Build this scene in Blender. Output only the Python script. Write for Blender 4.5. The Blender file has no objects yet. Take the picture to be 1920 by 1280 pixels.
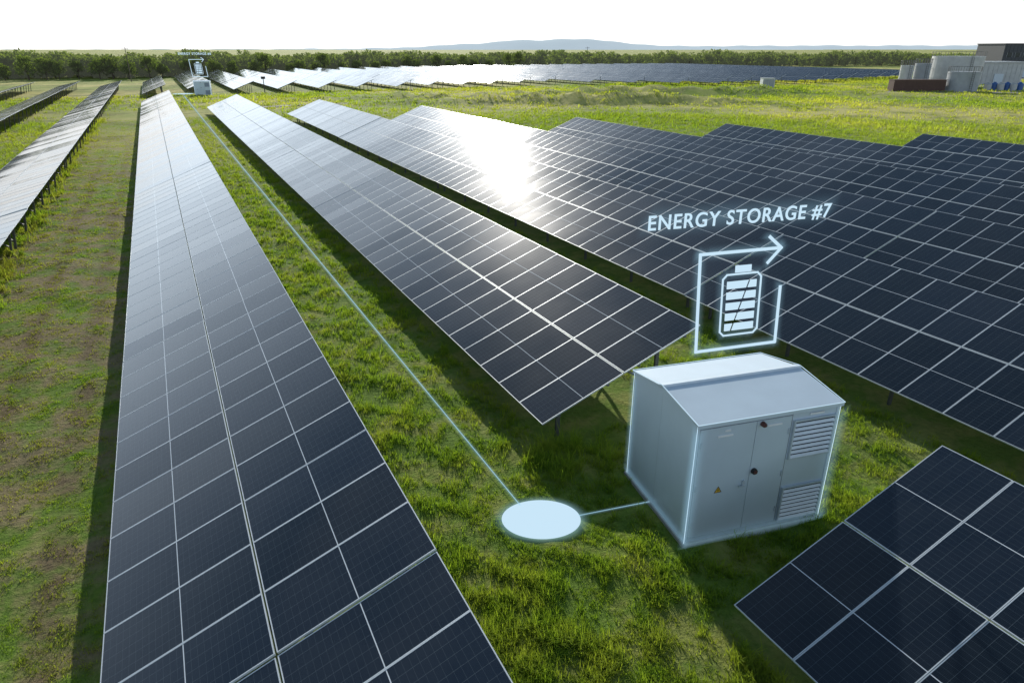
import bpy, math, random
import numpy as np
from mathutils import Vector, Matrix, Euler
random.seed(7); rng=np.random.default_rng(7)
scene=bpy.context.scene
COL=scene.collection
YAW=math.radians(26.3); PITCH=math.radians(23.18); H=8.5
SA,CA=math.sin(YAW),math.cos(YAW)
def RG(r,g): return (SA*g+CA*r, CA*g-SA*r)

# ------------------------------------------------------------ node helpers
def mat_new(name):
    m=bpy.data.materials.new(name); m.use_nodes=True
    nt=m.node_tree; nt.nodes.clear()
    out=nt.nodes.new('ShaderNodeOutputMaterial')
    return m,nt,out
def N(nt,t,**kw):
    n=nt.nodes.new(t)
    for k,v in kw.items(): setattr(n,k,v)
    return n
def setin(nt,n,i,v):
    if v is None: return
    if hasattr(v,'node'): nt.links.new(v,n.inputs[i])
    else: n.inputs[i].default_value=v
def M(nt,op,a,b=None,c=None,clamp=False):
    n=N(nt,'ShaderNodeMath',operation=op,use_clamp=clamp)
    setin(nt,n,0,a); setin(nt,n,1,b); setin(nt,n,2,c)
    return n.outputs[0]
def mixc(nt,f,a,b,blend='MIX'):
    n=N(nt,'ShaderNodeMix',data_type='RGBA',blend_type=blend)
    setin(nt,n,0,f)
    for i,v in ((6,a),(7,b)):
        if hasattr(v,'node'): nt.links.new(v,n.inputs[i])
        else: n.inputs[i].default_value=(v[0],v[1],v[2],1)
    return n.outputs[2]
def noise(nt,vec,scale,detail=4,rough=.55):
    n=N(nt,'ShaderNodeTexNoise'); n.inputs['Scale'].default_value=scale
    n.inputs['Detail'].default_value=detail; n.inputs['Roughness'].default_value=rough
    if vec is not None: nt.links.new(vec,n.inputs['Vector'])
    return n.outputs[0]
def ramp(nt,f,a,b):
    n=N(nt,'ShaderNodeMapRange'); setin(nt,n,0,f); setin(nt,n,1,a); setin(nt,n,2,b)
    return n.outputs[0]
def simple(name,col,rough=.5,metal=0,var=.12,scale=6,bump=0):
    m,nt,out=mat_new(name)
    p=N(nt,'ShaderNodeBsdfPrincipled')
    tc=N(nt,'ShaderNodeTexCoord').outputs['Object']
    f=noise(nt,tc,scale,5)
    c=mixc(nt,f,[x*(1-var) for x in col],[min(1,x*(1+var)) for x in col])
    nt.links.new(c,p.inputs['Base Color']); p.inputs['Roughness'].default_value=rough; p.inputs['Metallic'].default_value=metal
    if bump:
        b=N(nt,'ShaderNodeBump'); b.inputs['Strength'].default_value=bump; b.inputs['Distance'].default_value=.02
        nt.links.new(noise(nt,tc,scale*8,3),b.inputs['Height']); nt.links.new(b.outputs[0],p.inputs['Normal'])
    nt.links.new(p.outputs[0],out.inputs[0]); return m

# ------------------------------------------------------------ materials
PW,PL=1.134,2.278
def panel_material():
    m,nt,out=mat_new('photovoltaic_glass')
    uv=N(nt,'ShaderNodeUVMap').outputs[0]
    s=N(nt,'ShaderNodeSeparateXYZ'); nt.links.new(uv,s.inputs[0])
    fu=M(nt,'FRACT',s.outputs[0]); fv=M(nt,'FRACT',s.outputs[1])
    mu=M(nt,'MULTIPLY',fu,PW); mv=M(nt,'MULTIPLY',fv,PL)
    du=M(nt,'MINIMUM',mu,M(nt,'SUBTRACT',PW,mu)); dv=M(nt,'MINIMUM',mv,M(nt,'SUBTRACT',PL,mv))
    frame=M(nt,'LESS_THAN',M(nt,'MINIMUM',du,dv),.0145)
    mid=M(nt,'LESS_THAN',M(nt,'ABSOLUTE',M(nt,'SUBTRACT',mv,PL/2)),.007)
    cu=M(nt,'LESS_THAN',M(nt,'PINGPONG',M(nt,'SUBTRACT',mu,.018),.0915),.0018)
    cv=M(nt,'LESS_THAN',M(nt,'PINGPONG',M(nt,'SUBTRACT',mv,.018),.0467),.0012)
    bus=M(nt,'LESS_THAN',M(nt,'PINGPONG',mu,.0093),.0007)
    cell=M(nt,'MAXIMUM',cu,M(nt,'MULTIPLY',cv,.7))
    white=M(nt,'MAXIMUM',frame,mid)
    fl=N(nt,'ShaderNodeVectorMath',operation='FLOOR'); nt.links.new(uv,fl.inputs[0])
    oi=N(nt,'ShaderNodeObjectInfo')
    wn=N(nt,'ShaderNodeTexWhiteNoise',noise_dimensions='4D'); nt.links.new(fl.outputs[0],wn.inputs[0])
    nt.links.new(M(nt,'MULTIPLY',oi.outputs['Random'],97.),wn.inputs['W'])
    tc=N(nt,'ShaderNodeTexCoord').outputs['Object']
    geo=N(nt,'ShaderNodeNewGeometry')
    dirt=noise(nt,tc,1.3,5,.6)
    dust=noise(nt,geo.outputs['Position'],.11,4,.6)
    c0=mixc(nt,wn.outputs[0],(.0018,.0055,.011),(.006,.012,.023))
    c0=mixc(nt,M(nt,'MULTIPLY',ramp(nt,dirt,.35,.8),.045),c0,(.20,.22,.21))
    c1=mixc(nt,M(nt,'MULTIPLY',bus,.25),c0,(.08,.09,.10))
    c1=mixc(nt,M(nt,'MULTIPLY',cell,.6),c1,(.13,.16,.17))
    c2=mixc(nt,white,c1,(.62,.66,.68))
    p=N(nt,'ShaderNodeBsdfPrincipled'); nt.links.new(c2,p.inputs['Base Color'])
    r=M(nt,'ADD',.055,M(nt,'MULTIPLY',dirt,.05)); r=M(nt,'ADD',r,M(nt,'MULTIPLY',frame,.3))
    nt.links.new(r,p.inputs['Roughness']); p.inputs['IOR'].default_value=1.52
    nt.links.new(M(nt,'ADD',.03,M(nt,'MULTIPLY',ramp(nt,dust,.4,.62),.06)),p.inputs['Coat Weight']); p.inputs['Coat Roughness'].default_value=.38; p.inputs['Coat IOR'].default_value=1.45
    v=N(nt,'ShaderNodeVectorMath',operation='SUBTRACT'); nt.links.new(wn.outputs[1],v.inputs[0]); v.inputs[1].default_value=(.5,.5,.5)
    v2=N(nt,'ShaderNodeVectorMath',operation='SCALE'); nt.links.new(v.outputs[0],v2.inputs[0]); v2.inputs['Scale'].default_value=.024
    v3=N(nt,'ShaderNodeVectorMath',operation='ADD'); nt.links.new(v2.outputs[0],v3.inputs[0]); nt.links.new(geo.outputs['Normal'],v3.inputs[1])
    v4=N(nt,'ShaderNodeVectorMath',operation='NORMALIZE'); nt.links.new(v3.outputs[0],v4.inputs[0])
    nt.links.new(v4.outputs[0],p.inputs['Normal'])
    nt.links.new(p.outputs[0],out.inputs[0]); return m
M_PV=panel_material()
M_ALU=simple('aluminium_frame',(.62,.66,.68),.42,.2,.06,3)
M_STEEL=simple('galvanised_steel',(.12,.125,.12),.6,.4,.2,9)
M_BACK=simple('panel_backsheet',(.30,.31,.31),.6)

def ground_color(nt,pos):
    n1=noise(nt,pos,.9,8,.65); n2=noise(nt,pos,.16,5,.6); n3=noise(nt,pos,7,6,.7); n4=noise(nt,pos,.022,4,.6)
    s=N(nt,'ShaderNodeSeparateXYZ'); nt.links.new(pos,s.inputs[0])
    green=mixc(nt,n3,(.06,.115,.018),(.22,.33,.05))
    yel=mixc(nt,n3,(.17,.21,.035),(.42,.45,.10))
    brown=mixc(nt,n3,(.12,.092,.055),(.37,.29,.17))
    c=mixc(nt,ramp(nt,n1,.44,.68),green,yel)
    lane=M(nt,'MULTIPLY',ramp(nt,s.outputs[0],0,-2.2),ramp(nt,s.outputs[0],-9,-6.5))
    dry=M(nt,'MULTIPLY',M(nt,'ADD',M(nt,'MULTIPLY',lane,.66),.22),ramp(nt,M(nt,'ADD',n1,M(nt,'MULTIPLY',M(nt,'SUBTRACT',n2,.5),.9)),M(nt,'SUBTRACT',.45,M(nt,'MULTIPLY',lane,.07)),.56))
    c=mixc(nt,dry,c,brown)
    # wheel tracks worn into the mown strip
    wob=M(nt,'ADD',s.outputs[0],M(nt,'MULTIPLY',M(nt,'SUBTRACT',n2,.5),.9))
    tr=M(nt,'MAXIMUM',ramp(nt,M(nt,'ABSOLUTE',M(nt,'ADD',wob,3.1)),.38,.1),ramp(nt,M(nt,'ABSOLUTE',M(nt,'ADD',wob,4.8)),.38,.1))
    c=mixc(nt,M(nt,'MULTIPLY',tr,M(nt,'MULTIPLY',ramp(nt,n1,.35,.6),.75)),c,(.15,.11,.065))
    far=ramp(nt,s.outputs[1],45,110)
    far=M(nt,'MAXIMUM',far,ramp(nt,s.outputs[0],50,75))
    mead=mixc(nt,ramp(nt,n4,.42,.58),(.24,.31,.055),(.52,.47,.16))
    mead=mixc(nt,M(nt,'MULTIPLY',ramp(nt,n2,.48,.62),.75),mead,(.16,.19,.05))
    mead=mixc(nt,M(nt,'MULTIPLY',ramp(nt,n1,.5,.75),.5),mead,(.54,.47,.20))
    return mixc(nt,far,c,mead),n3,n1
def ground_material():
    m,nt,out=mat_new('meadow_ground')
    pos=N(nt,'ShaderNodeNewGeometry').outputs['Position']
    c,n3,n1=ground_color(nt,pos)
    p=N(nt,'ShaderNodeBsdfPrincipled'); p.inputs['Roughness'].default_value=.95; p.inputs['Specular IOR Level'].default_value=.1
    nt.links.new(c,p.inputs['Base Color'])
    b=N(nt,'ShaderNodeBump'); b.inputs['Strength'].default_value=.9; b.inputs['Distance'].default_value=.12
    nt.links.new(M(nt,'ADD',n3,n1),b.inputs['Height']); nt.links.new(b.outputs[0],p.inputs['Normal'])
    nt.links.new(p.outputs[0],out.inputs[0]); return m
M_GROUND=ground_material()
def leafy(name,dark,light,transl=.5,tint=False,haze=0,tm=(1.55,1.55,.6)):
    m,nt,out=mat_new(name)
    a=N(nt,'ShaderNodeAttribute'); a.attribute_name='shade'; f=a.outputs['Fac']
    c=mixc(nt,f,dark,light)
    if tint:
        pos=N(nt,'ShaderNodeNewGeometry').outputs['Position']
        g,_,_=ground_color(nt,pos)
        g2=mixc(nt,1.0,g,(1.2,1.2,1.0),'MULTIPLY')
        c=mixc(nt,.5,c,g2)
    d=N(nt,'ShaderNodeBsdfDiffuse'); t=N(nt,'ShaderNodeBsdfTranslucent'); g=N(nt,'ShaderNodeMixShader'); g.inputs[0].default_value=transl
    nt.links.new(c,d.inputs[0]); nt.links.new(mixc(nt,1.0,c,tm,'MULTIPLY'),t.inputs[0])
    nt.links.new(d.outputs[0],g.inputs[1]); nt.links.new(t.outputs[0],g.inputs[2]); o=g.outputs[0]
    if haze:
        e=N(nt,'ShaderNodeEmission'); e.inputs[0].default_value=(.80,.85,.72,1); e.inputs[1].default_value=haze  # distance haze on the foliage put in as faint emission
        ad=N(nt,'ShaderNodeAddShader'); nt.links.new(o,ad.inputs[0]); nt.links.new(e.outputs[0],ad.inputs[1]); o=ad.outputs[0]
    nt.links.new(o,out.inputs[0]); return m
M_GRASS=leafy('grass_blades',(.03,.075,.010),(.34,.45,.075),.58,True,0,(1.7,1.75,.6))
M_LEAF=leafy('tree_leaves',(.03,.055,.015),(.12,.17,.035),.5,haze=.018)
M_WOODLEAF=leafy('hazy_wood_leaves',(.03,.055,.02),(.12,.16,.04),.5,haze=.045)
M_BARK=simple('bark',(.09,.07,.05),.9,0,.3,5)
def emis(name,col,st):
    m,nt,out=mat_new(name); e=N(nt,'ShaderNodeEmission'); e.inputs[0].default_value=(*col,1); e.inputs[1].default_value=st
    nt.links.new(e.outputs[0],out.inputs[0]); return m
M_HOLO=emis('luminous_pale_blue',(.62,.84,1.0),.95)
def glowmat(name,k,pw):
    m,nt,out=mat_new(name)
    a=N(nt,'ShaderNodeAttribute'); a.attribute_name='shade'
    f=M(nt,'MULTIPLY',M(nt,'POWER',a.outputs['Fac'],pw),k)
    e=N(nt,'ShaderNodeEmission'); e.inputs[0].default_value=(.45,.78,1,1); e.inputs[1].default_value=.9
    t=N(nt,'ShaderNodeBsdfTransparent'); x=N(nt,'ShaderNodeMixShader')
    nt.links.new(f,x.inputs[0]); nt.links.new(t.outputs[0],x.inputs[1]); nt.links.new(e.outputs[0],x.inputs[2]); nt.links.new(x.outputs[0],out.inputs[0]); return m
M_GLOW=glowmat('soft_blue_glow',.24,2.0)
M_GLOW2=glowmat('faint_blue_glow',.16,1.6)
M_LINE=glowmat('translucent_blue_line',.75,.0)

# ------------------------------------------------------------ mesh helpers
class MB:
    def __init__(s): s.v=[];s.f=[];s.m=[];s.uv=[]
    def face(s,pts,mi=0,uv=None):
        i=len(s.v); s.v+= [tuple(p) for p in pts]; s.f.append(tuple(range(i,i+len(pts)))); s.m.append(mi)
        s.uv+= uv if uv else [(0.5,0.3)]*len(pts)
    def box(s,x0,x1,y0,y1,z0,z1,mi=0,T=None):
        c=[(x0,y0,z0),(x1,y0,z0),(x1,y1,z0),(x0,y1,z0),(x0,y0,z1),(x1,y0,z1),(x1,y1,z1),(x0,y1,z1)]
        if T: c=[T@Vector(p) for p in c]
        for q in ((0,3,2,1),(4,5,6,7),(0,1,5,4),(1,2,6,5),(2,3,7,6),(3,0,4,7)): s.face([c[k] for k in q],mi)
    def beam(s,a,b,w,h,mi=0):
        a=Vector(a);b=Vector(b);d=b-a;L=d.length
        q=d.to_track_quat('X','Z').to_matrix().to_4x4(); q.translation=a
        s.box(0,L,-w/2,w/2,-h/2,h/2,mi,q)
    def cyl(s,c,r0,r1,z0,z1,n=24,mi=0,top=True,axis='Z'):
        def P(a,r,z):
            p=(r*math.cos(a),r*math.sin(a),z)
            if axis=='Y': p=(p[0],-p[2],p[1])
            return (c[0]+p[0],c[1]+p[1],c[2]+p[2])
        for i in range(n):
            a=2*math.pi*i/n;b=2*math.pi*(i+1)/n
            s.face([P(a,r0,z0),P(b,r0,z0),P(b,r1,z1),P(a,r1,z1)],mi)
        if top:
            s.face([P(2*math.pi*i/n,r1,z1) for i in range(n)],mi)
    def mesh(s,name,mats,merge=False):
        me=bpy.data.meshes.new(name); me.from_pydata(s.v,[],s.f)
        for m in mats: me.materials.append(m)
        me.polygons.foreach_set('material_index',s.m)
        u=me.uv_layers.new(name='UVMap'); u.data.foreach_set('uv',np.array(s.uv,dtype=np.float32).ravel())
        me.update(); return me
def obj(name,data,parent=None,loc=(0,0,0),rot=(0,0,0),label=None,cat=None,group=None,kind=None):
    o=bpy.data.objects.new(name,data); COL.objects.link(o)
    o.location=loc; o.rotation_euler=rot
    if parent: o.parent=parent
    if label: o['label']=label
    if cat: o['category']=cat
    if group: o['group']=group
    if kind: o['kind']=kind
    return o
def np_mesh(name,verts,faces_flat,sizes,mats,shade=None,mi=None):
    me=bpy.data.meshes.new(name)
    nv=len(verts); me.vertices.add(nv); me.vertices.foreach_set('co',verts.astype(np.float32).ravel())
    me.loops.add(len(faces_flat)); me.loops.foreach_set('vertex_index',faces_flat.astype(np.int32))
    me.polygons.add(len(sizes)); st=np.concatenate([[0],np.cumsum(sizes)[:-1]]).astype(np.int32)
    me.polygons.foreach_set('loop_start',st); me.polygons.foreach_set('loop_total',sizes.astype(np.int32))
    for m in mats: me.materials.append(m)
    if mi is not None: me.polygons.foreach_set('material_index',mi.astype(np.int32))
    me.update(calc_edges=True)
    if shade is not None:
        a=me.attributes.new('shade','FLOAT','POINT'); a.data.foreach_set('value',shade.astype(np.float32))
    return me

# ------------------------------------------------------------ ground
def hgt(x,y):
    z=.05*np.sin(x*1.7+.3*y)*np.sin(y*1.3-.2*x)+.03*np.sin(3.1*x+1)*np.sin(2.7*y)
    d=np.sqrt(x*x+y*y)
    z=z*np.clip(1-(d-60)/60,0,1)
    for (cx,cy,L,W,h) in ((62,106,26,3.0,1.5),(88,118,30,3.2,1.7),(45,126,20,2.5,1.1),(78,98,15,2.2,.9),(110,112,26,3,1.1)):
        dx=x-cx;dy=y-cy; r=CA*dx-SA*dy; g=SA*dx+CA*dy
        g=g+1.5*np.sin(r*.25)
        z=z+h*np.exp(-(r/L)**2-(g/W)**2)*(1+.3*np.sin(r*.9))
    return z
def axis(a,b,step,lim,gr=1.045):
    c=list(np.arange(a,b,step)); s=step; v=c[-1]
    while v<lim: s=min(s*gr,900); v+=s; c.append(v)
    s=step; v=c[0]; pre=[]
    while v>-lim: s=min(s*gr,900); v-=s; pre.append(v)
    return np.array(pre[::-1]+c)
ax=axis(-14,22,.4,9500,1.035); ay=axis(-2,45,.4,9500,1.035)
X,Y=np.meshgrid(ax,ay); Z=hgt(X,Y)
V=np.stack([X.ravel(),Y.ravel(),Z.ravel()],1); nx,ny=len(ax),len(ay)
i=np.arange(nx-1)[None,:]+nx*np.arange(ny-1)[:,None]; i=i.ravel()
F=np.stack([i,i+1,i+1+nx,i+nx],1).ravel()
me=np_mesh('ground',V,F,np.full(len(i),4),[M_GROUND]); me.polygons.foreach_set('use_smooth',np.ones(len(i),dtype=bool))
obj('ground',me,kind='structure')

M_GRAVEL=simple('gravel',(.25,.23,.2),.95,0,.3,3,.5)
mb=MB()
pts=[(13,118),(20,121),(30,121),(42,117),(50,109)]
for a,b in zip(pts[:-1],pts[1:]):
    mb.face([(a[0],a[1]-1.3,.09),(b[0],b[1]-1.3,.09),(b[0],b[1]+1.3,.09),(a[0],a[1]+1.3,.09)])
obj('gravel_path',mb.mesh('gravel_path',[M_GRAVEL]),kind='structure')

# ------------------------------------------------------------ solar tables
TILT=math.radians(20.9); ZL=.8; PITCHX=8.5; SW=4.29; STEP=1.142
ct,st=math.cos(TILT),math.sin(TILT)
def module_mesh():
    mb=MB(); w=.013; t=.035; a,b=PL,PW
    o=[(0,0),(a,0),(a,b),(0,b)]; n=[(w,w),(a-w,w),(a-w,b-w),(w,b-w)]
    for k in range(4):
        l=(k+1)%4
        mb.face([(*o[k],0),(*o[l],0),(*n[l],0),(*n[k],0)],1)
        mb.face([(*o[k],-t),(*o[l],-t),(*o[l],0),(*o[k],0)],1)
        mb.face([(*n[k],0),(*n[l],0),(*n[l],-.003),(*n[k],-.003)],1)
    mb.face([(*p,-.003) for p in n],0,[(p[1]/b,p[0]/a) for p in n])
    mb.face([(*p,-.028) for p in n[::-1]],2)
    return mb.mesh('solar_panel',[M_PV,M_ALU,M_BACK])
ME_MOD=module_mesh()
def slope(x,off=0): # point on slope at distance x, off below the surface
    return (x*ct+off*st, ZL+x*st-off*ct)
SL=2*PL+.03
def post_meshes():
    r={}
    mb=MB(); x,z=slope(.75,.14); mb.box(x-.05,x+.05,-.03,.03,-.6,z); r['low']=mb.mesh('post',[M_STEEL])
    mb=MB(); x2,z2=slope(3.75,.14); mb.box(x2-.05,x2+.05,-.03,.03,-.6,z2); r['high']=mb.mesh('post',[M_STEEL])
    mb=MB(); a=slope(.15,.12);b=slope(SL-.15,.12); mb.beam((a[0],0,a[1]),(b[0],0,b[1]),.06,.09); r['raf']=mb.mesh('rafter',[M_STEEL])
    mb=MB(); a=slope(2.4,.16); mb.beam((x2,.035,.75),(a[0],.035,a[1]),.04,.05); r['br']=mb.mesh('brace',[M_STEEL])
    return r
PM=post_meshes()
PUR=(.45,1.83,2.74,4.12)
def purlin_mesh(n):
    mb=MB(); a=slope(0,.06); mb.box(-.03,.03,0,n*STEP-.01,-.035,.02)
    return mb.mesh('purlin',[M_STEEL])
cache={}
def far_mesh(n):
    if ('f',n) in cache: return cache[('f',n)]
    mb=MB(); L=n*STEP
    for k in range(2):
        x0=k*(PL+.03); x1=x0+PL
        a=slope(x0);b=slope(x1);a2=slope(x0,.035);b2=slope(x1,.035)
        mb.face([(a[0],0,a[1]),(b[0],0,b[1]),(b[0],L,b[1]),(a[0],L,a[1])],0,[(0,0),(0,1),(n,1),(n,0)])
        mb.face([(a2[0],L,a2[1]),(b2[0],L,b2[1]),(b2[0],0,b2[1]),(a2[0],0,a2[1])],2)
        for (p,q,y) in ((a,b,0),(b,a,L)):
            p2=a2 if p is a else b2; q2=b2 if q is b else a2
            mb.face([(p[0],y,p[1]),(p2[0],y,p2[1]),(q2[0],y,q2[1]),(q[0],y,q[1])],1)
        mb.face([(a[0],L,a[1]),(a2[0],L,a2[1]),(a2[0],0,a2[1]),(a[0],0,a[1])],1)
        mb.face([(b[0],0,b[1]),(b2[0],0,b2[1]),(b2[0],L,b2[1]),(b[0],L,b[1])],1)
    for p in PUR:
        c=slope(p,.065); mb.box(c[0]-.03,c[0]+.03,.02,L-.02,c[1]-.035,c[1]+.02,3)
    y=.6
    while y<L:
        x,z=slope(.75,.14); mb.box(x-.05,x+.05,y-.03,y+.03,-.6,z,3)
        x,z=slope(3.75,.14); mb.box(x-.05,x+.05,y-.03,y+.03,-.6,z,3)
        a=slope(.15,.12);b=slope(SL-.15,.12); mb.beam((a[0],y,a[1]),(b[0],y,b[1]),.06,.09,3)
        y+=3*STEP
    me=mb.mesh('solar_panel_table',[M_PV,M_ALU,M_BACK,M_STEEL]); cache[('f',n)]=me; return me
tables=[]
GRP='rows of ground-mounted solar panel tables'
def add_table(xl,y0,n,near,lean=0):
    dz=random.uniform(-.02,.02); dr=random.uniform(-.005,.005)+lean
    tables.append((xl,xl+SW,y0,y0+n*STEP))
    if not near:
        return obj('solar_panel_table',far_mesh(n),None,(xl,y0,dz),(0,dr,random.uniform(-.0006,.0006)),
            'long tilted table of dark solar panels on steel posts','solar panels',GRP)
    root=obj('solar_panel_table',None,None,(xl,y0,dz),(0,dr,0),
            'tilted table of navy solar panels with silver frames in the grass','solar panels',GRP)
    root.empty_display_size=.3
    for k in range(2):
        p=slope(k*(PL+.03))
        for j in range(n):
            obj('solar_panel',ME_MOD,root,(p[0],j*STEP,p[1]+random.uniform(-.002,.002)),
                (random.uniform(-.0012,.0012),-TILT+random.uniform(-.0015,.0015),0))
    if ('p',n) not in cache: cache[('p',n)]=purlin_mesh(n)
    for q in PUR:
        c=slope(q,.065); obj('purlin',cache[('p',n)],root,(c[0],0,c[1]))
    y=.6
    while y<n*STEP:
        obj('post',PM['low'],root,(0,y,0)); obj('post',PM['high'],root,(0,y,0))
        obj('rafter',PM['raf'],root,(0,y,0)); obj('brace',PM['br'],root,(0,y,0)); y+=3*STEP
    return root
def add_row(xl,y0,y1,first=None,size=22,neardist=42,lean=0):
    y=y0; k=0
    while y<y1-3:
        n=size if (first is None or k>0) else first
        n=min(n,int((y1-y)/STEP)); 
        if n<2: break
        near=math.hypot(xl+2,max(y,0))<neardist and xl<40
        add_table(xl,y,n,near,lean); y+=n*STEP+.03; k+=1
xB=2.30-SW
add_row(xB,-6.84,6.9,12)
add_row(xB,6.895,130,11)
add_row(xB,152,206)
add_row(xB-PITCHX-.06,12,190,lean=.12)
for k in range(2,7): add_row(xB-PITCHX*k-.06,25+8*k,200-3*k,neardist=0,lean=.14)
xC=xB+PITCHX
t=add_row(xC,5.62-15*STEP,5.75,15)
add_row(xC,11.65,115)
ends=[97,81,60.5,48.5,35.5,24]
for k,e in enumerate(ends): add_row(xC+PITCHX*(k+1),-8,e,neardist=34)
def belt(px):
    return float(np.interp(px,[-300,250,520,900,1300,1700,2200],[215,228,262,320,360,400,420]))
def px_of(X_,Y_):
    g=SA*X_+CA*Y_; r=CA*X_-SA*Y_
    return 960+1280*r/(g*math.cos(PITCH)+H*math.sin(PITCH))
nearS=lambda x: float(np.interp(x,[6,15,50,92,120,150,210],[168,160,158,166,140,138,150]))
for k in range(1,26):
    xl=xB+PITCHX*k; y0=nearS(xl); y1=y0+20
    while SA*xl+CA*y1<belt(px_of(xl,y1))-14 and y1<y0+140: y1+=3
    add_row(xl,y0+random.uniform(-1,1),y1,size=24,neardist=0)

# ------------------------------------------------------------ battery container
M_CAB=simple('painted_cabinet_metal',(.52,.61,.68),.36,.1,.09,1.5,.03)
M_ROOF=simple('painted_roof_metal',(.54,.63,.69),.34,.1,.11,1.5)
M_VENT=simple('vent_metal',(.48,.55,.60),.4,.2)
M_SEAM=simple('seam_gap',(.16,.18,.20),.8)  # dark grey of the joints around doors and panels
M_DARK=simple('dark_gap',(.03,.035,.04),.8)
M_RED=simple('red_lens',(.09,.03,.025),.35)
M_YEL=simple('warning_yellow',(.65,.40,.03),.5)
M_BLK=simple('black_print',(.015,.015,.015),.5)
M_CONC=simple('concrete',(.36,.35,.32),.9,0,.2,6,.3)
M_WHT=simple('white_plate',(.75,.76,.76),.4)
BW,BD,BHF,BH,BR=2.93,2.39,2.58,2.48,2.69
RY=.52
def halo_strips(segs,w,mat,name):
    v=[];sh=[];f=[]
    for a,b,n in segs:
        a=Vector(a);b=Vector(b);n=Vector(n).normalized(); d=(b-a).normalized()
        i0=len(v)
        for p,e in ((a-d*w,0),(a,1),(b,1),(b+d*w,0)):
            for q,s_ in ((-w,0),(0,e),(w,0)):
                pp=p+n*q; v.append(tuple(pp)); sh.append(s_)
        for r in range(3):
            for c in range(2):
                k=i0+r*3+c; f+=[k,k+1,k+4,k+3]
    return np_mesh(name,np.array(v),np.array(f),np.full(len(f)//4,4),[mat],np.array(sh))
def tubes(edges,r,name):
    mb=MB()
    for a,b in edges: mb.beam(a,b,r,r)
    return mb.mesh(name,[M_HOLO])
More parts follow.
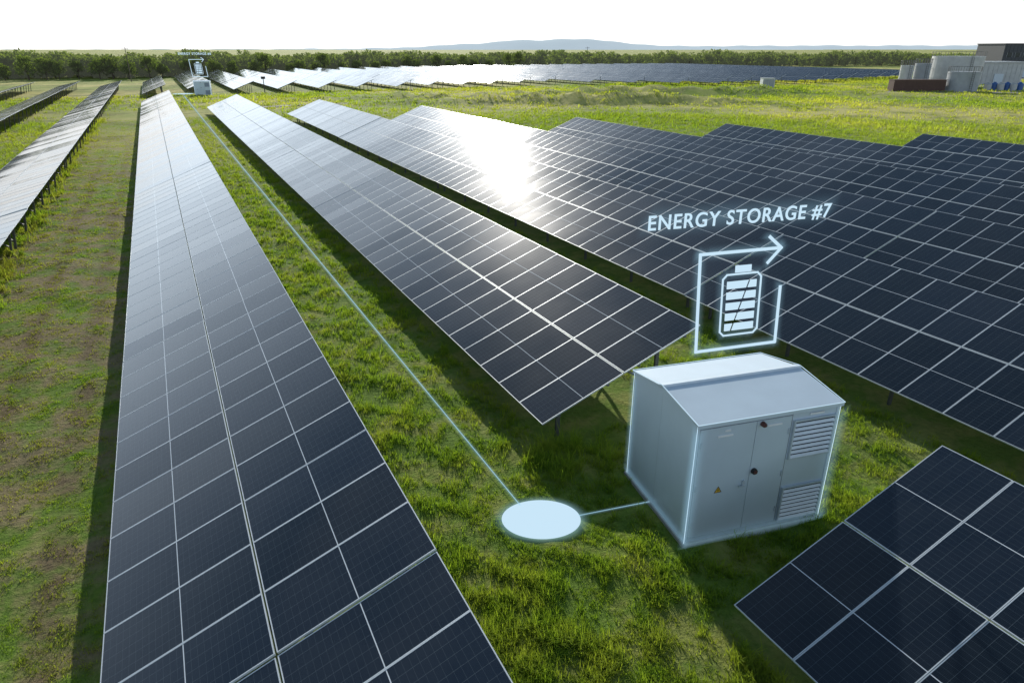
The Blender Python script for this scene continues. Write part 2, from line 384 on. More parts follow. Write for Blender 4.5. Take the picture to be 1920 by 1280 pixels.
def container(loc,rotz,k,label):
    root=obj('battery_container',None,None,loc,(0,0,rotz),label,'battery storage unit','battery storage containers')
    mb=MB(); mb.box(-.06,BW+.06,-.06,BD+.06,-.15,.07); obj('plinth',mb.mesh('plinth',[M_CONC]),root)
    mb=MB(); z0=.07
    mb.face([(0,0,z0),(BW,0,z0),(BW,0,BHF),(0,0,BHF)]); mb.face([(BW,BD,z0),(0,BD,z0),(0,BD,BH),(BW,BD,BH)])
    mb.face([(BW,0,z0),(BW,BD,z0),(BW,BD,BH),(BW,BD*RY,BR-.03),(BW,0,BHF)])
    mb.face([(0,BD,z0),(0,0,z0),(0,0,BHF),(0,BD*RY,BR-.03),(0,BD,BH)])
    mb.face([(0,0,z0),(0,BD,z0),(BW,BD,z0),(BW,0,z0)])
    mb.box(-.003,.0,BD*RY-.003,BD*RY+.003,z0,BH+.1,2)
    for (x,y) in ((0,0),(BW,0)): mb.box(x-.004 if x==0 else x-.05,x+.05 if x==0 else x+.004,-.012,0.0,z0,BHF-.02,0)
    mb.box(.05,BW-.05,-.006,0,z0,z0+.08,2)
    obj('wall',mb.mesh('wall',[M_CAB,M_DARK,M_VENT]),root)
    mb=MB(); ov=.05; t=.03
    def prof(x):
        return [(x,-ov,BHF-.02),(x,BD*RY,BR),(x,BD+ov,BH-.02)]
    x0,x1=-.03,BW+.05
    P0=prof(x0);P1=prof(x1)
    for i_ in range(2):
        a,b=P0[i_],P0[i_+1];c,d=P1[i_+1],P1[i_]
        up=[(p[0],p[1],p[2]+t) for p in (a,d,c,b)]
        mb.face(up); mb.face([a,b,c,d])
        mb.face([a,(a[0],a[1],a[2]+t),(b[0],b[1],b[2]+t),b]); mb.face([d,c,(c[0],c[1],c[2]+t),(d[0],d[1],d[2]+t)])
    a,d=P0[0],P1[0]; mb.box(x0,x1,a[1]-.01,a[1],a[2]-.04,a[2]+t+.002)
    a=P0[2]; mb.box(x0,x1,a[1],a[1]+.01,a[2]-.04,a[2]+t+.002)
    roof=obj('roof',mb.mesh('roof',[M_ROOF]),root)
    mb=MB(); ry=BD*RY
    mb.face([(x0-.01,ry-.03,BR+t+.035),(x1+.01,ry-.03,BR+t+.035),(x1+.01,ry+.16,BR+t-.02),(x0-.01,ry+.16,BR+t-.02)])
    mb.face([(x0-.01,ry-.06,BR+t-.03),(x1+.01,ry-.06,BR+t-.03),(x1+.01,ry-.03,BR+t+.035),(x0-.01,ry-.03,BR+t+.035)],1)
    obj('ridge_cap',mb.mesh('ridge_cap',[M_ROOF,M_VENT]),roof)
    for (a,b) in ((.06,1.185),(1.195,1.92)):
        T_=BHF-.12
        mb=MB(); mb.box(a,b,-.016,-.001,.17,T_); 
        mb.box(a-.008,a,-.004,-.0005,.17,T_,1); mb.box(a-.008,b+.008,-.004,-.0005,T_,T_+.008,1); mb.box(a-.008,b+.008,-.004,-.0005,.162,.17,1)
        d=obj('door',mb.mesh('door',[M_CAB,M_SEAM]),root)
        for z in (.45,1.25,2.15):
            hb=MB(); hx=a+.03 if a<1 else b-.03; hb.cyl((hx,-.026,z),.012,.012,-.06,.06,10); obj('hinge',hb.mesh('hinge',[M_VENT]),d)
        if a<1:
            hb=MB(); hb.box(b-.13,b-.09,-.05,-.017,1.12,1.26); hb.box(b-.20,b-.09,-.065,-.05,1.13,1.16); obj('handle',hb.mesh('handle',[M_VENT]),d)
            wb=MB(); cx,cz,s=.57,1.13,.082
            def tri(s,y,mi): wb.face([(cx-s,y,cz-s*.62),(cx+s,y,cz-s*.62),(cx,y,cz+s*1.1)],mi)
            tri(s,-.018,1); tri(s*.74,-.0195,0)
            wb.face([(cx+.010,-.021,cz+.045),(cx-.015,-.021,cz+.002),(cx+.002,-.021,cz+.002)],1)
            wb.face([(cx-.002,-.0215,cz+.010),(cx+.015,-.0215,cz+.010),(cx-.008,-.0215,cz-.038)],1)
            obj('warning_sign',wb.mesh('warning_sign',[M_YEL,M_BLK]),d,label='yellow triangular high voltage warning sign with black bolt')
    mb=MB(); mb.cyl((1.27,-.022,1.42),.06,.055,0,.05,18,0,True,'Y'); mb.cyl((1.27,-.07,1.42),.035,.03,0,.03,14,1,True,'Y'); obj('alarm_button',mb.mesh('alarm_button',[M_BLK,M_RED]),root)
    mb=MB(); mb.cyl((1.30,-.022,2.40),.05,.045,0,.07,18,0,True,'Y'); mb.cyl((1.30,-.09,2.40),.036,.022,0,.03,14,0,True,'Y'); obj('alarm_lamp',mb.mesh('alarm_lamp',[M_RED]),root)
    for (a,b,z) in ((.42,.72,2.26),(1.42,1.72,2.32),(.55,.66,2.36),(2.3,2.6,2.42)):
        mb=MB(); mb.box(a,b,-.028,-.017,z,z+.035); obj('name_plate',mb.mesh('name_plate',[M_WHT]),root)
    mb=MB(); mb.box(1.935,1.941,-.005,-.0005,.1,BHF-.05); obj('panel_seam',mb.mesh('panel_seam',[M_SEAM]),root)
    for (z0,z1) in ((1.56,2.32),(.17,.88)):
        mb=MB(); a,b=2.00,2.84
        mb.box(a,b,-.004,-.001,z0,z1,1)  # dark backing paints in the shade between the slats
        mb.box(a-.03,a,-.05,-.001,z0-.03,z1+.03);mb.box(b,b+.03,-.05,-.001,z0-.03,z1+.03);mb.box(a,b,-.05,-.001,z1,z1+.03);mb.box(a,b,-.05,-.001,z0-.03,z0)
        nS=8
        for q in range(nS):
            pz=(z1-z0)/nS; z=z0+q*pz
            mb.face([(a,-.056,z+.005),(b,-.056,z+.005),(b,-.03,z+pz*.60),(a,-.03,z+pz*.60)])
            mb.face([(a,-.004,z+pz*.62),(a,-.03,z+pz*.60),(b,-.03,z+pz*.60),(b,-.004,z+pz*.62)],1)
        obj('vent_grille',mb.mesh('vent_grille',[M_VENT,M_DARK]),root)
    r=.009*k; e=.013
    C=[(-e,-e-.01,.05),(BW+e,-e-.01,.05),(-e,BD+e,.05),(x0,-ov-.02,BHF+.02),(x1,-ov-.02,BHF+.02),(x0,BD+ov+.02,BH+.02),(x1,BD+ov+.02,BH+.02),(x0-.01,ry,BR+.06),(x1+.01,ry,BR+.06)]
    C3=(-e,-e-.01,BHF-.03);C4=(BW+e,-e-.01,BHF-.03);C5=(-e,BD+e,BH-.03)
    E=[(C[0],C[1]),(C[0],C[2]),(C[0],C3),(C[1],C4),(C[2],C5),(C[3],C[4]),(C[3],C[7]),(C[7],C[5]),(C[5],C[6]),(C[4],C[8]),(C[8],C[6])]
    ol=obj('luminous_outline',tubes(E,r,'luminous_outline'),root,label='thin glowing pale blue line along the edges')
    if k<2:
        y=-.095
        S=[((C[0][0],y,.1),(C[1][0],y,.1),(0,0,1)),((C[0][0],y,.1),(C[0][0],y,BHF-.2),(1,0,0)),((BW,y,.1),(BW,y,BHF-.2),(1,0,0)),
           ((-.03,0,.1),(-.03,BD,.1),(0,0,1)),((-.03,0,.1),(-.03,0,BHF-.2),(0,1,0)),((-.03,BD,.1),(-.03,BD,BH-.2),(0,1,0))]
        obj('outline_glow',halo_strips(S,.20,M_GLOW2,'outline_glow'),ol)
    return root
ROTB=-math.asin(.1685)
container((7.38,7.73,0),ROTB,1.0,'grey metal battery container with pitched roof and vents in grass')
container((7.4,157.0,0),ROTB,3.5,'grey metal battery container far off beside solar rows')

# ------------------------------------------------------------ hologram signs
def text_mesh(txt,size,off):
    cu=bpy.data.curves.new('lettering','FONT'); cu.body=txt; cu.size=size; cu.offset=off; cu.extrude=.006; cu.space_character=1.12; cu.align_x='CENTER'
    o=bpy.data.objects.new('tmp',cu); COL.objects.link(o)
    dg=bpy.context.evaluated_depsgraph_get(); me=bpy.data.meshes.new_from_object(o.evaluated_get(dg))
    bpy.data.objects.remove(o); me.materials.clear(); me.materials.append(M_HOLO)
    xs=[v.co.x for v in me.vertices]; w=max(xs)-min(xs)
    return me,w
def sign(center,rotz,k,txt,label,width=3.62,glow=True):
    root=obj('hologram_sign',None,None,center,(0,0,rotz),label,'sign','luminous storage signs')
    sh=-.07
    segs=[]
    def stroke(mb,pts,w,closed=False):
        n=len(pts); rng_=range(n if closed else n-1)
        for i_ in rng_:
            a=pts[i_];b=pts[(i_+1)%n]
            A=Vector((a[0]+sh*(a[1]),0,a[1]));B=Vector((b[0]+sh*(b[1]),0,b[1])); d=(B-A).normalized()
            if (B-A).length>.3: segs.append(((A.x,.02,A.z),(B.x,.02,B.z),(-d.z,0,d.x)))
            A=A-d*w*.35; B=B+d*w*.35
            mb.beam(A,B,.012,w)
    w=.056
    mb=MB(); stroke(mb,[(.70,1.12),(.70,0),(-1.0,0),(-1.0,1.86),(.60,1.86)],w)
    stroke(mb,[(.38,2.08),(.64,1.86),(.38,1.60)],w)
    af=obj('arrow_frame',mb.mesh('arrow_frame',[M_HOLO]),root,label='open square bracket ending in an arrow')
    if glow: obj('frame_glow',halo_strips(segs,.18,M_GLOW,'frame_glow'),af)
    segs.clear()
    mb=MB(); L,R,B_,T=-.52,.27,.26,1.44; c=.08
    stroke(mb,[(L+c,B_),(R-c,B_),(R,B_+c),(R,T-c),(R-c,T),(L+c,T),(L,T-c),(L,B_+c)],.032,True)
    def quad(p):
        q=[(x+sh*z,z) for x,z in p]
        mb.face([(x,-.006,z) for x,z in q]); mb.face([(x,.006,z) for x,z in q[::-1]])
    quad([(-.28,1.47),(.05,1.47),(.05,1.60),(-.28,1.60)])
    hh=.14; l,r=L+.09,R-.09
    def cut(z):
        t=(z-.35)/1.0
        return l+(r-l)*(.22+.56*t)
    for q in range(5):
        z=.35+q*.205; z2=z+hh; g=.018
        quad([(l,z),(cut(z)-g,z),(cut(z2)-g,z2),(l,z2)]); quad([(cut(z)+g,z),(r,z),(r,z2),(cut(z2)+g,z2)])
    bs=obj('battery_symbol',mb.mesh('battery_symbol',[M_HOLO]),root)
    me,wd=text_mesh(txt,.40,.005)
    s=width/wd
    o=obj('lettering',me,root,(-.38,0,2.36),(math.pi/2,0,0),label='lettering reading '+txt); o.scale=(s,s*1.04,1)
    if glow:
        obj('battery_glow',halo_strips(segs,.16,M_GLOW2,'battery_glow'),bs)
        z=2.36+.14
        obj('lettering_glow',halo_strips([((-.38-width/2+.1,.02,z),(-.38+width/2-.1,.02,z),(0,0,1))],.32,M_GLOW2,'lettering_glow'),root)
    root.scale=(k,k,k); return root
cB=(9.125,8.645,3.36)
sign(cB,ROTB,1.0,'ENERGY STORAGE #7','glowing pale blue battery sign reading ENERGY STORAGE #7')
sign((9.2,158.5,3.4),ROTB-.12,1.7,'ENERGY STORAGE #6','glowing pale blue battery sign reading ENERGY STORAGE #6',glow=False)

def disc(c,r,ra,zz,name,label):
    mb=MB(); n=64
    def P(a,k): 
        u,v=r*k*math.cos(a),ra*k*math.sin(a)
        return (CA*u+SA*v,CA*v-SA*u)
    mb.face([(c[0]+P(2*math.pi*i/n,1)[0],c[1]+P(2*math.pi*i/n,1)[1],zz) for i in range(n)])
    o=obj(name,mb.mesh(name,[M_HOLO]),None,label=label,cat='light marker',group='luminous ground discs')
    v=[];sh=[];f=[]
    for i in range(n):
        a=2*math.pi*i/n
        for q,(rr,s_) in enumerate(((1.0,1.),(1.3,0.))): p=P(a,rr); v.append((c[0]+p[0],c[1]+p[1],zz)); sh.append(s_)
    for i in range(n):
        j=(i+1)%n; f+=[2*i,2*i+1,2*j+1,2*j]
    g=obj('disc_halo',np_mesh('disc_halo',np.array(v),np.array(f),np.full(n,4),[M_GLOW],np.array(sh)),o)
    return o
disc((5.33,9.50),.77,.60,.085,'luminous_disc','flat glowing pale blue disc lying on the grass')
disc((5.2,157.0),1.9,1.9,.35,'luminous_disc','small flat glowing pale blue disc beside distant container')
def line(a,b,wa,wb,z,label):
    a=Vector((*a,z));b=Vector((*b,z)); d=(b-a).normalized(); n=Vector((-d.y,d.x,0)); mb=MB()
    mb.face([a-n*wa/2,b-n*wb/2,b+n*wb/2,a+n*wa/2])
    o=obj('luminous_line',mb.mesh('luminous_line',[M_LINE]),None,label=label,cat='light line',group='luminous ground lines')
    v=[];sh=[]; k=5
    for p,w in ((a,wa),(b,wb)):
        for q,s_ in ((-k,0),(0,1),(k,0)):
            pp=p+n*q*w/1.; v.append((pp.x,pp.y,pp.z-.004)); sh.append(s_)
    f=[0,3,4,1,1,4,5,2]
    obj('line_halo',np_mesh('line_halo',np.array(v),np.array(f),np.full(2,4),[M_GLOW],np.array(sh)),o)
line((5.15,10.05),(5.2,155),.017,.08,.10,'long thin glowing blue line running along the grass lane')
line((6.03,9.25),(7.55,9.0),.016,.016,.10,'short thin glowing blue line from disc to container')

# ------------------------------------------------------------ grass
def covered(x,y):
    m=np.zeros(len(x),bool)
    for (a,b,c,d) in tables:
        if c<95: m|=(x>a+.25)&(x<b-(.3 if a>-5 else 1.6))&(y>c+.3)&(y<d+.3)
    m|=(x>7.25)&(x<10.6)&(y>7.5)&(y<9.8)
    return m
def vnoise(x,y,s):
    return .5+.25*(np.sin(x*s+1.7*np.sin(y*s*.7))+np.sin(y*s*1.13+2.1*np.sin(x*s*.6+1)))
def blades(tx,ty,d,nb,dens,lane,sc,hmul,wmul,weeds):
    n=len(tx)*nb
    X0=np.repeat(tx,nb); Y0=np.repeat(ty,nb); LN=np.repeat(lane,nb); DN=np.repeat(dens,nb); S_=np.repeat(sc,nb); WD=np.repeat(weeds,nb)
    TR=np.repeat(rng.random(len(tx)),nb)
    rad=.06*S_*np.sqrt(rng.random(n)); an=rng.uniform(0,2*np.pi,n)
    X0=X0+rad*np.cos(an); Y0=Y0+rad*np.sin(an)
    hh=np.where(LN,.02+.045*rng.random(n)*(.4+TR),.03+.18*rng.random(n)*(DN*1.3+.02)*(.35+1.1*TR))
    tall=(rng.random(n)<.02)&~LN; hh=np.where(tall,hh*1.8,hh); hh=np.where(WD,hh*1.9+.06,hh)
    hh*=np.clip(.8+.2*S_,1,1.4)*hmul
    nd=((X0-5.3)**2+(Y0-9.45)**2<1.4**2)|(abs(X0-5.22)<.25); hh=np.where(nd,np.minimum(hh,.06),hh)
    wd=.0058*S_*(.7+.7*rng.random(n))*wmul
    fa=rng.uniform(0,2*np.pi,n); bend=hh*(.3+.9*rng.random(n))
    bx=np.cos(fa)*bend; by=np.sin(fa)*bend; px=-np.sin(fa)*wd; py=np.cos(fa)*wd
    Z0=hgt(X0,Y0)-.01
    P=np.zeros((n,5,3))
    P[:,0]=np.stack([X0-px,Y0-py,Z0],1);P[:,1]=np.stack([X0+px,Y0+py,Z0],1)
    P[:,2]=np.stack([X0+px*.8+bx*.35,Y0+py*.8+by*.35,Z0+hh*.6],1);P[:,3]=np.stack([X0-px*.8+bx*.35,Y0-py*.8+by*.35,Z0+hh*.6],1)
    P[:,4]=np.stack([X0+bx,Y0+by,Z0+hh],1)
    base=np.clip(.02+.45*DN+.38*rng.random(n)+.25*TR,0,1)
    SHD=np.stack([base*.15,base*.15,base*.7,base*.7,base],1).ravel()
    return P.reshape(-1,3),SHD
NT=240000
yaw=YAW+rng.uniform(-.86,.72,NT); u=rng.random(NT)
d0,d1=4.0,105.
d=(d0**.35+(d1**.35-d0**.35)*u)**(1/.35)
tx=d*np.sin(yaw); ty=d*np.cos(yaw)
k=~covered(tx,ty)
k&=(((tx-5.33)**2+(ty-9.50)**2)>.80**2)&~((abs(tx-5.17)<.05+.002*d)&(ty>9))&~((abs(ty-(9.25-.17*(tx-6.03)))<.1)&(tx>6)&(tx<7.6))
tx,ty,d=tx[k],ty[k],d[k]
dens=vnoise(tx,ty,.9)*.2+vnoise(tx+3,ty,2.7)*.35+vnoise(tx+1,ty+5,6.1)*.45
lane=(tx<-1.2)&(tx>-6.4)
keep=rng.random(len(tx))<np.where(lane,np.clip(2.2*(dens-.28),.12,1),np.clip(2.6*(dens-.25),.12,1))
tx,ty,d,dens,lane=tx[keep],ty[keep],d[keep],dens[keep],lane[keep]
weeds=((tx>-7.6)&(tx<-6.1)&(vnoise(tx,ty,1.9)>.4)&(rng.random(len(tx))<.4))|((np.hypot(tx-7,ty-11.3)<1.1)&(rng.random(len(tx))<.4))
P1,S1=blades(tx,ty,d,7,dens,lane,np.clip(d/16,1,3.2),1,1,weeds)
NF=90000
fx=rng.uniform(-70,230,NF); fy=rng.uniform(20,160,NF)
g=SA*fx+CA*fy; r=CA*fx-SA*fy; k=(np.abs(r)<g*.85)&(g>55)&~covered(fx,fy)
k&=(((fy>118-0*fx)&(fx<12))|(fy>99+0*fx)&(fx>=12)|((fx>60)&(fy>20))|((fx>30)&(fy>65))|(fx<-6))
fx,fy,g=fx[k],fy[k],g[k]
df=vnoise(fx,fy,.12)*.4+vnoise(fx,fy,.5)*.3+vnoise(fx,fy,1.7)*.3
kk=rng.random(len(fx))<np.clip(2*(df-.2),.1,1); fx,fy,g,df=fx[kk],fy[kk],g[kk],df[kk]
P2,S2=blades(fx,fy,g,4,df,np.zeros(len(fx),bool),np.clip(g/16,3,9),1.7,1.3,np.zeros(len(fx),bool))
P=np.concatenate([P1,P2]); SHD=np.concatenate([S1,S2]); n=len(P)//5
b=np.arange(n)*5
F=np.stack([b,b+1,b+2,b+3,b+3,b+2,b+4],1).ravel(); S=np.tile([4,3],n)
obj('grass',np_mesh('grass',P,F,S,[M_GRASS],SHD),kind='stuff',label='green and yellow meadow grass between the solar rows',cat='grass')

# ------------------------------------------------------------ trees
def crown_arrays(cs,rs,nper,ls):
    n=len(cs)*nper
    C=np.repeat(cs,nper,0);R=np.repeat(rs,nper,0)
    v=rng.normal(size=(n,3)); v/=np.linalg.norm(v,axis=1)[:,None]
    rr=(.55+.5*rng.random(n))[:,None]
    Pc=C+v*R*rr
    a=rng.normal(size=(n,3)); a/=np.linalg.norm(a,axis=1)[:,None]
    bb=np.cross(a,rng.normal(size=(n,3))); bb/=np.linalg.norm(bb,axis=1)[:,None]
    s=(ls*(.6+.8*rng.random(n)))[:,None]
    Q=np.stack([Pc-a*s*.5,Pc-bb*s*.35,Pc+a*s*.5,Pc+bb*s*.35],1)
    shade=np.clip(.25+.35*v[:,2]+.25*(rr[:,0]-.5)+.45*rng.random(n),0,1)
    return Q,np.repeat(shade,4)
def leaf_mesh(name,Q,sh,mat=None):
    n=len(Q); return np_mesh(name,Q.reshape(-1,3),np.arange(n*4),np.full(n,4),[mat or M_LEAF],sh)
def tree_parts(h,w,seed):
    r=random.Random(seed)
    mb=MB(); mb.cyl((0,0,0),.22,.12,-.2,h*.5,9)
    for i in range(6):
        a=r.uniform(0,6.28); z=h*r.uniform(.2,.45); mb.beam((0,0,z),(math.cos(a)*w*.32,math.sin(a)*w*.32,z+h*.25),.09,.09)
    tm=mb.mesh('trunk',[M_BARK])
    cs=[];rs=[]
    for i in range(15):
        a=r.uniform(0,6.28); q=r.random()**.6*w*.36; z=h*r.uniform(.22,.84)
        q*=1.15-.75*(z/h-.2)
        cs.append((q*math.cos(a),q*math.sin(a),z)); s=w*r.uniform(.13,.24); rs.append((s,s,s*.8))
    Q,s=crown_arrays(np.array(cs),np.array(rs),90,.42)
    return tm,leaf_mesh('crown',Q,s)
kinds=[tree_parts(7.2,6.5,1),tree_parts(6,6.2,2),tree_parts(8,6.5,3),tree_parts(5,5.5,4)]
def place(px,g):
    r=(px-960)/1280*(g*math.cos(PITCH)+H*math.sin(PITCH)); return RG(r,g)
for i in range(34):
    px=-20+i*33+random.uniform(-12,12) if i<18 else 560+(i-18)*28+random.uniform(-9,9)
    g=belt(px)-random.uniform(2,9); x,y=place(px,g); q=random.choice(kinds); s=random.uniform(.72,1.08)
    t=obj('tree',None,None,(x,y,0),(0,0,random.uniform(0,6.28)),'leafy green tree at the edge of the wood','tree','trees along the edge of the wood'); t.scale=(s,s,s); t.empty_display_size=.5
    obj('trunk',q[0],t); obj('crown',q[1],t)
cs=[];rs=[]
tv=MB()
for i in range(1900):
    px=random.uniform(-350,2300); g=belt(px)+random.random()**1.3*75; x,y=place(px,g)
    h=random.uniform(5.2,8.0)*(1+.12*math.sin(px*.02)+.06*math.sin(px*.057)); w=random.uniform(4.5,7.5)
    if px>1650: h*=.9
    if i%3==0: tv.cyl((x,y,0),.2,.1,-.2,h*.6,5)
    for j in range(7):
        a=random.uniform(0,6.28); q=random.random()*w*.42; z=random.uniform(.12,.85)*h
        s=w*random.uniform(.16,.3); cs.append((x+q*math.cos(a),y+q*math.sin(a),z)); rs.append((s,s,min(s*.85,h-z)))
Q,s=crown_arrays(np.array(cs),np.array(rs),24,.95)
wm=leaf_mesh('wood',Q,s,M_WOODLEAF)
obj('wood',wm,kind='stuff',label='dense dark green wood along the horizon',cat='trees')
obj('wood_trunks',tv.mesh('wood_trunks',[M_BARK]),kind='stuff',label='brown trunks standing inside the wood',cat='trees')

# ------------------------------------------------------------ hills
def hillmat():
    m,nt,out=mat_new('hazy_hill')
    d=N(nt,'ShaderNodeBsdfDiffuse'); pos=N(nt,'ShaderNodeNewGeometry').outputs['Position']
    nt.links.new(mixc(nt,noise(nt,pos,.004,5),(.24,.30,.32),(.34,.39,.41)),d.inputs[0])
    e=N(nt,'ShaderNodeEmission'); e.inputs[0].default_value=(.60,.70,.77,1); e.inputs[1].default_value=.50  # pale airlight over the hills painted in as emission
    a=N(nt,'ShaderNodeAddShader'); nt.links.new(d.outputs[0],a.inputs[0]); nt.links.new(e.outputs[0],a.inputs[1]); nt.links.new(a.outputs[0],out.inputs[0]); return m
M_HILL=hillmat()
def hill(g0,prof,depth,name='hill'):
    xs=np.arange(prof[0][0],prof[-1][0]+1,12.)
    ys=np.interp(xs,[p[0] for p in prof],[p[1] for p in prof])
    ys=ys-.6*np.sin(xs*.11)-.5*np.sin(xs*.045+1)
    v=[];f=[]; rows=[(0,0.),(.35,.6),(.6,.92),(.75,1),(1,.8),(1.5,0)]
    for a in rows:
        for x,y in zip(xs,ys):
            g=g0+a[0]*depth; r=(x-960)/1280*g0*.919; hz=max(0,(93-y)/1392*g0)
            X_,Y_=RG(r*(g/g0),g); v.append((X_,Y_,hz*a[1]-3))
    n=len(xs)
    for q in range(len(rows)-1):
        for i in range(n-1): f+=[q*n+i,q*n+i+1,(q+1)*n+i+1,(q+1)*n+i]
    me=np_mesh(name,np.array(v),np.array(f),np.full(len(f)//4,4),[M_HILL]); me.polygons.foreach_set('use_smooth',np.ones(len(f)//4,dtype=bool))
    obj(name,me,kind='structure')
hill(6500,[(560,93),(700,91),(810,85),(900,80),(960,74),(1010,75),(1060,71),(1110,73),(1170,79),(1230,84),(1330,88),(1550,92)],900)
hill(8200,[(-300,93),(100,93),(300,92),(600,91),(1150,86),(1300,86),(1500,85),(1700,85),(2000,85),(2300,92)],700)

# ------------------------------------------------------------ industrial yard
def yard(px,g): return (*place(px,g),0)
RZ=-YAW
M_TANK=simple('tank_shell',(.42,.43,.42),.5,.2,.3,.8); M_RUST=simple('brown_container',(.10,.055,.04),.7,.1,.25,1.5)
M_GREY=simple('grey_cladding',(.30,.32,.33),.6,0,.3,.8); M_SLATE=simple('dark_cladding',(.05,.055,.06),.6,0,.2,.5); M_BLUE=simple('blue_plastic',(.03,.10,.28),.45); M_GLZ=simple('window_glass',(.02,.03,.04),.1)
def tank(px,g,d,h,mat,label,rings=3):
    t=obj('storage_tank',None,None,yard(px,g),(0,0,RZ),label,'storage tank','storage tanks in the works yard')
    mb=MB(); mb.cyl((0,0,0),d/2,d/2,-.1,h,40,0,True); 
    for q in range(rings): z=h*(q+1)/(rings+.3); mb.cyl((0,0,0),d/2+.05,d/2+.05,z-.06,z+.06,40,0,False)
    obj('shell',mb.mesh('shell',[mat]),t)
    mb=MB()
    for q in range(20):
        a=2*math.pi*q/20; x,y=d/2*math.cos(a)*1.01,d/2*math.sin(a)*1.01; mb.box(x-.03,x+.03,y-.03,y+.03,h,h+1.0)
        b=a+2*math.pi/20; mb.beam((x,y,h+1),(d/2*math.cos(b)*1.01,d/2*math.sin(b)*1.01,h+1),.05,.05)
    obj('railing',mb.mesh('railing',[M_STEEL]),t)
    mb=MB(); yy=-d/2-.25
    for xx in (-.25,.25): mb.box(xx-.03,xx+.03,yy-.03,yy+.03,0,h+1)
    for q in range(int(h/.4)): mb.box(-.25,.25,yy-.02,yy+.02,.3+q*.4,.34+q*.4)
    obj('ladder',mb.mesh('ladder',[M_STEEL]),t)
tank(1784,176,11.0,6.9,M_TANK,'wide pale storage tank with railing around its top')
tank(1800,158,6.2,4.0,M_GREY,'short silver storage tank with ladder')
tank(1693,170,2.8,5.0,M_TANK,'slim pale storage tank beside brown container',2)
tank(1722,172,3.4,5.4,M_GREY,'slim grey storage tank beside pale tank',2)
def building(name,px,g,w,dp,h,mat,label,cat,win=False):
    b=obj(name,None,None,yard(px,g),(0,0,RZ),label,cat)
    mb=MB(); mb.box(-w/2,w/2,0,dp,-.2,h)
    q=-w/2+.6
    while q<w/2: mb.box(q-.04,q+.04,-.06,-.001,0,h-.1); q+=1.2
    obj('wall',mb.mesh('wall',[mat]),b)
    mb=MB(); mb.box(-w/2-.2,w/2+.2,-.25,dp+.2,h+.003,h+.3); obj('roof',mb.mesh('roof',[mat]),b)
    if win:
        x=-w/2+1.2
        while x<w/2-2:
            for z in (h*.25,h*.62):
                mb=MB(); mb.box(x,x+1.6,-.12,-.07,z,z+1.3,0); mb.box(x-.08,x,-.14,-.07,z-.08,z+1.38,1); mb.box(x+1.6,x+1.68,-.14,-.07,z-.08,z+1.38,1); obj('window',mb.mesh('window',[M_GLZ,M_GREY]),b)
            x+=2.6
    mb=MB(); mb.box(-1.2,1.2,-.13,-.07,0,2.6); obj('door',mb.mesh('door',[M_VENT]),b)
building('industrial_building',1868,188,12,9,5.2,M_TANK,'low white clad industrial building beside tanks','building')
building('industrial_building',1922,236,18,14,9.8,M_SLATE,'tall dark clad industrial building with windows','building',True)
c=obj('shipping_container',None,None,yard(1722,157),(0,0,RZ),'long rusty brown open container on the yard','container')
mb=MB(); mb.box(-5.6,5.6,0,2.4,.12,2.3)
for q in range(38): mb.box(-5.5+q*.295,-5.5+q*.295+.13,-.05,-.001,.3,2.15)
obj('body',mb.mesh('body',[M_RUST]),c)
mb=MB(); mb.box(-5.65,5.65,-.06,2.46,2.303,2.42); mb.box(-5.65,5.65,-.06,2.46,0,.117); obj('frame_rail',mb.mesh('frame_rail',[M_RUST]),c)
for i,px in enumerate((1850,1862,1874,1886,1898,1910)):
    mb=MB(); mb.cyl((0,0,0),.7,.7,-.05,1.35,20,0,False); mb.cyl((0,0,0),.7,.25,1.35,1.7,20); mb.cyl((0,0,0),.27,.27,1.65,1.8,14)
    o=obj('water_tank',mb.mesh('water_tank',[M_BLUE if i%2 else M_TANK]),None,yard(px,160+i%2),(0,0,0),('blue' if i%2 else 'white')+' plastic liquid tank standing on the yard','liquid tank','plastic tanks on the yard')
def cabinet(px,g,w,h):
    c=obj('electrical_cabinet',None,None,yard(px,g),(0,0,RZ),'small white electrical cabinet standing in the meadow','electrical cabinet','meadow electrical cabinets')
    mb=MB(); mb.box(-w/2,w/2,0,w*.7,-.1,h); obj('body',mb.mesh('body',[M_WHT]),c)
    mb=MB(); mb.box(-w/2-.1,w/2+.1,-.1,w*.7+.1,h+.003,h+.12); obj('roof',mb.mesh('roof',[M_GREY]),c)
    for s in (-1,1):
        mb=MB(); mb.box(min(s*.03,s*(w/2-.1)),max(s*.03,s*(w/2-.1)),-.04,-.001,.15,h-.15); obj('door',mb.mesh('door',[M_GREY]),c)
cabinet(1440,172,2.8,2.1)
mb=MB(); q=[place(1660,150),place(2100,150),place(2100,240),place(1700,240)]
mb.face([(*p,.05) for p in q]); obj('pavement',mb.mesh('pavement',[M_GRAVEL]),kind='structure')
M_WOODP=simple('pole_wood',(.12,.10,.08),.9)
for px,g,h in ((247,205,9.0),(497,150,2.8),(1100,345,9.4)):
    p=obj('utility_pole',None,None,yard(px,g),(0,0,RZ),'slim wooden utility pole with a crossarm' if h>5 else 'short dark camera pole standing in the meadow','pole')
    mb=MB(); mb.cyl((0,0,0),.11,.08,-.3,h,8); obj('shaft',mb.mesh('shaft',[M_WOODP]),p)
    mb=MB()
    if h>5:
        mb.box(-.9,.9,-.19,-.10,h-.6,h-.48)
        for x in (-.8,0.35,.8): mb.cyl((x,-.14,h-.48),.04,.03,0,.16,6)
        obj('crossarm',mb.mesh('crossarm',[M_WOODP]),p)
    else:
        mb.box(-.35,.35,-.3,.3,h+.003,h+.5); obj('camera_housing',mb.mesh('camera_housing',[M_BLK]),p)

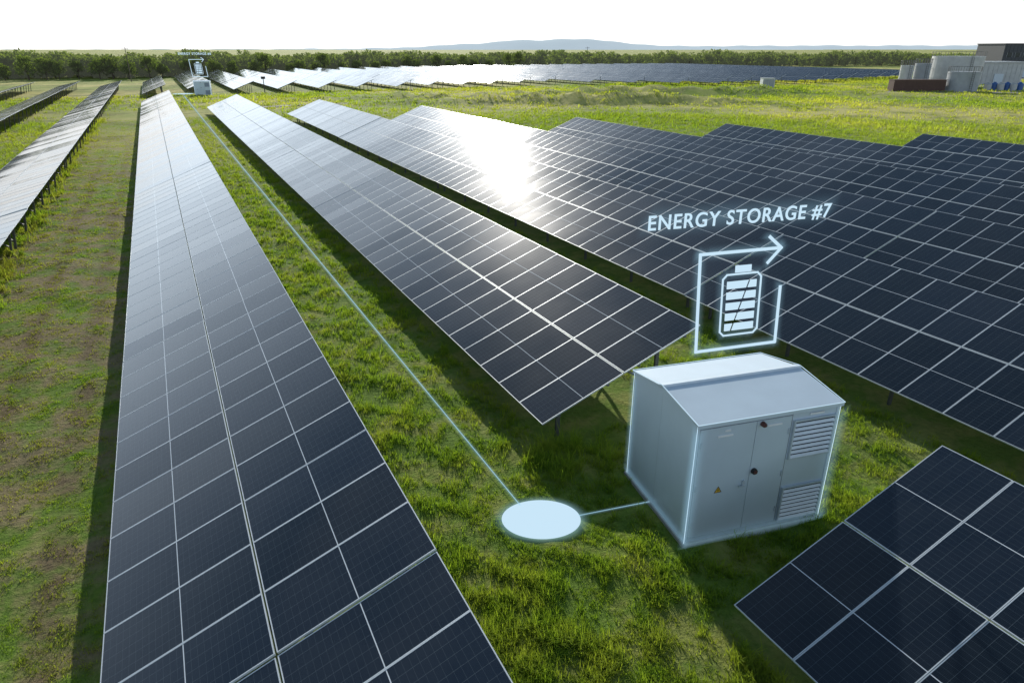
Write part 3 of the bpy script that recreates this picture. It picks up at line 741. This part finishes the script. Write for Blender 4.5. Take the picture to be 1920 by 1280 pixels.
# ------------------------------------------------------------ light
el,az=math.radians(20),math.radians(15.5)
sd=Vector((math.cos(el)*math.sin(az),math.cos(el)*math.cos(az),math.sin(el)))
L=bpy.data.lights.new('sun','SUN'); L.energy=5; L.angle=math.radians(.5); L.color=(1,.95,.86)
so=bpy.data.objects.new('sun',L); COL.objects.link(so); so.rotation_euler=(-sd).to_track_quat('-Z','Y').to_euler(); so.location=(0,0,60)
w=bpy.data.worlds.new('World'); scene.world=w; w.use_nodes=True; nt=w.node_tree; nt.nodes.clear()
sky=N(nt,'ShaderNodeTexSky',sky_type='NISHITA'); sky.sun_disc=False; sky.sun_elevation=el; sky.sun_rotation=az; sky.air_density=1.0; sky.dust_density=1.6; sky.ozone_density=1.0
hs=N(nt,'ShaderNodeHueSaturation'); hs.inputs['Saturation'].default_value=.14; nt.links.new(sky.outputs[0],hs.inputs['Color'])
# thin haze compresses the brightness around the sun
bw=N(nt,'ShaderNodeRGBToBW'); nt.links.new(hs.outputs[0],bw.inputs[0])
k_=M(nt,'DIVIDE',4.6,M(nt,'ADD',1.0,M(nt,'MULTIPLY',bw.outputs[0],.15*3.5)))
vm=N(nt,'ShaderNodeVectorMath',operation='SCALE'); nt.links.new(hs.outputs[0],vm.inputs[0]); nt.links.new(k_,vm.inputs['Scale'])
tc=N(nt,'ShaderNodeTexCoord'); sp=N(nt,'ShaderNodeSeparateXYZ'); nt.links.new(tc.outputs['Generated'],sp.inputs[0])
mp=N(nt,'ShaderNodeMapping'); mp.inputs['Scale'].default_value=(1,1,3); nt.links.new(tc.outputs['Generated'],mp.inputs[0])
cl=ramp(nt,noise(nt,mp.outputs[0],2.6,5,.55),.45,.72)
f0=ramp(nt,sp.outputs[2],.05,.13); f=ramp(nt,sp.outputs[2],.15,.50)
tint=mixc(nt,f0,(1.08,1.12,1.16),(1.30,1.52,1.76))
tint=mixc(nt,f,tint,(.15,.25,.39))
tint=mixc(nt,M(nt,'MULTIPLY',M(nt,'MULTIPLY',cl,f),.40),tint,(.52,.60,.70))
col=mixc(nt,1.0,vm.outputs[0],tint,'MULTIPLY')
bg=N(nt,'ShaderNodeBackground'); bg.inputs[1].default_value=.15; o_=N(nt,'ShaderNodeOutputWorld')
nt.links.new(col,bg.inputs[0]); nt.links.new(bg.outputs[0],o_.inputs[0])
# ------------------------------------------------------------ camera
cam=bpy.data.cameras.new('camera'); cam.lens=24; cam.sensor_width=36; cam.clip_end=30000; cam.clip_start=.1
co=bpy.data.objects.new('camera',cam); COL.objects.link(co); co.location=(0,0,H); co.rotation_euler=(math.pi/2-PITCH,0,-YAW)
scene.camera=co
scene.view_settings.view_transform='Standard'; scene.view_settings.look='None'; scene.view_settings.exposure=0
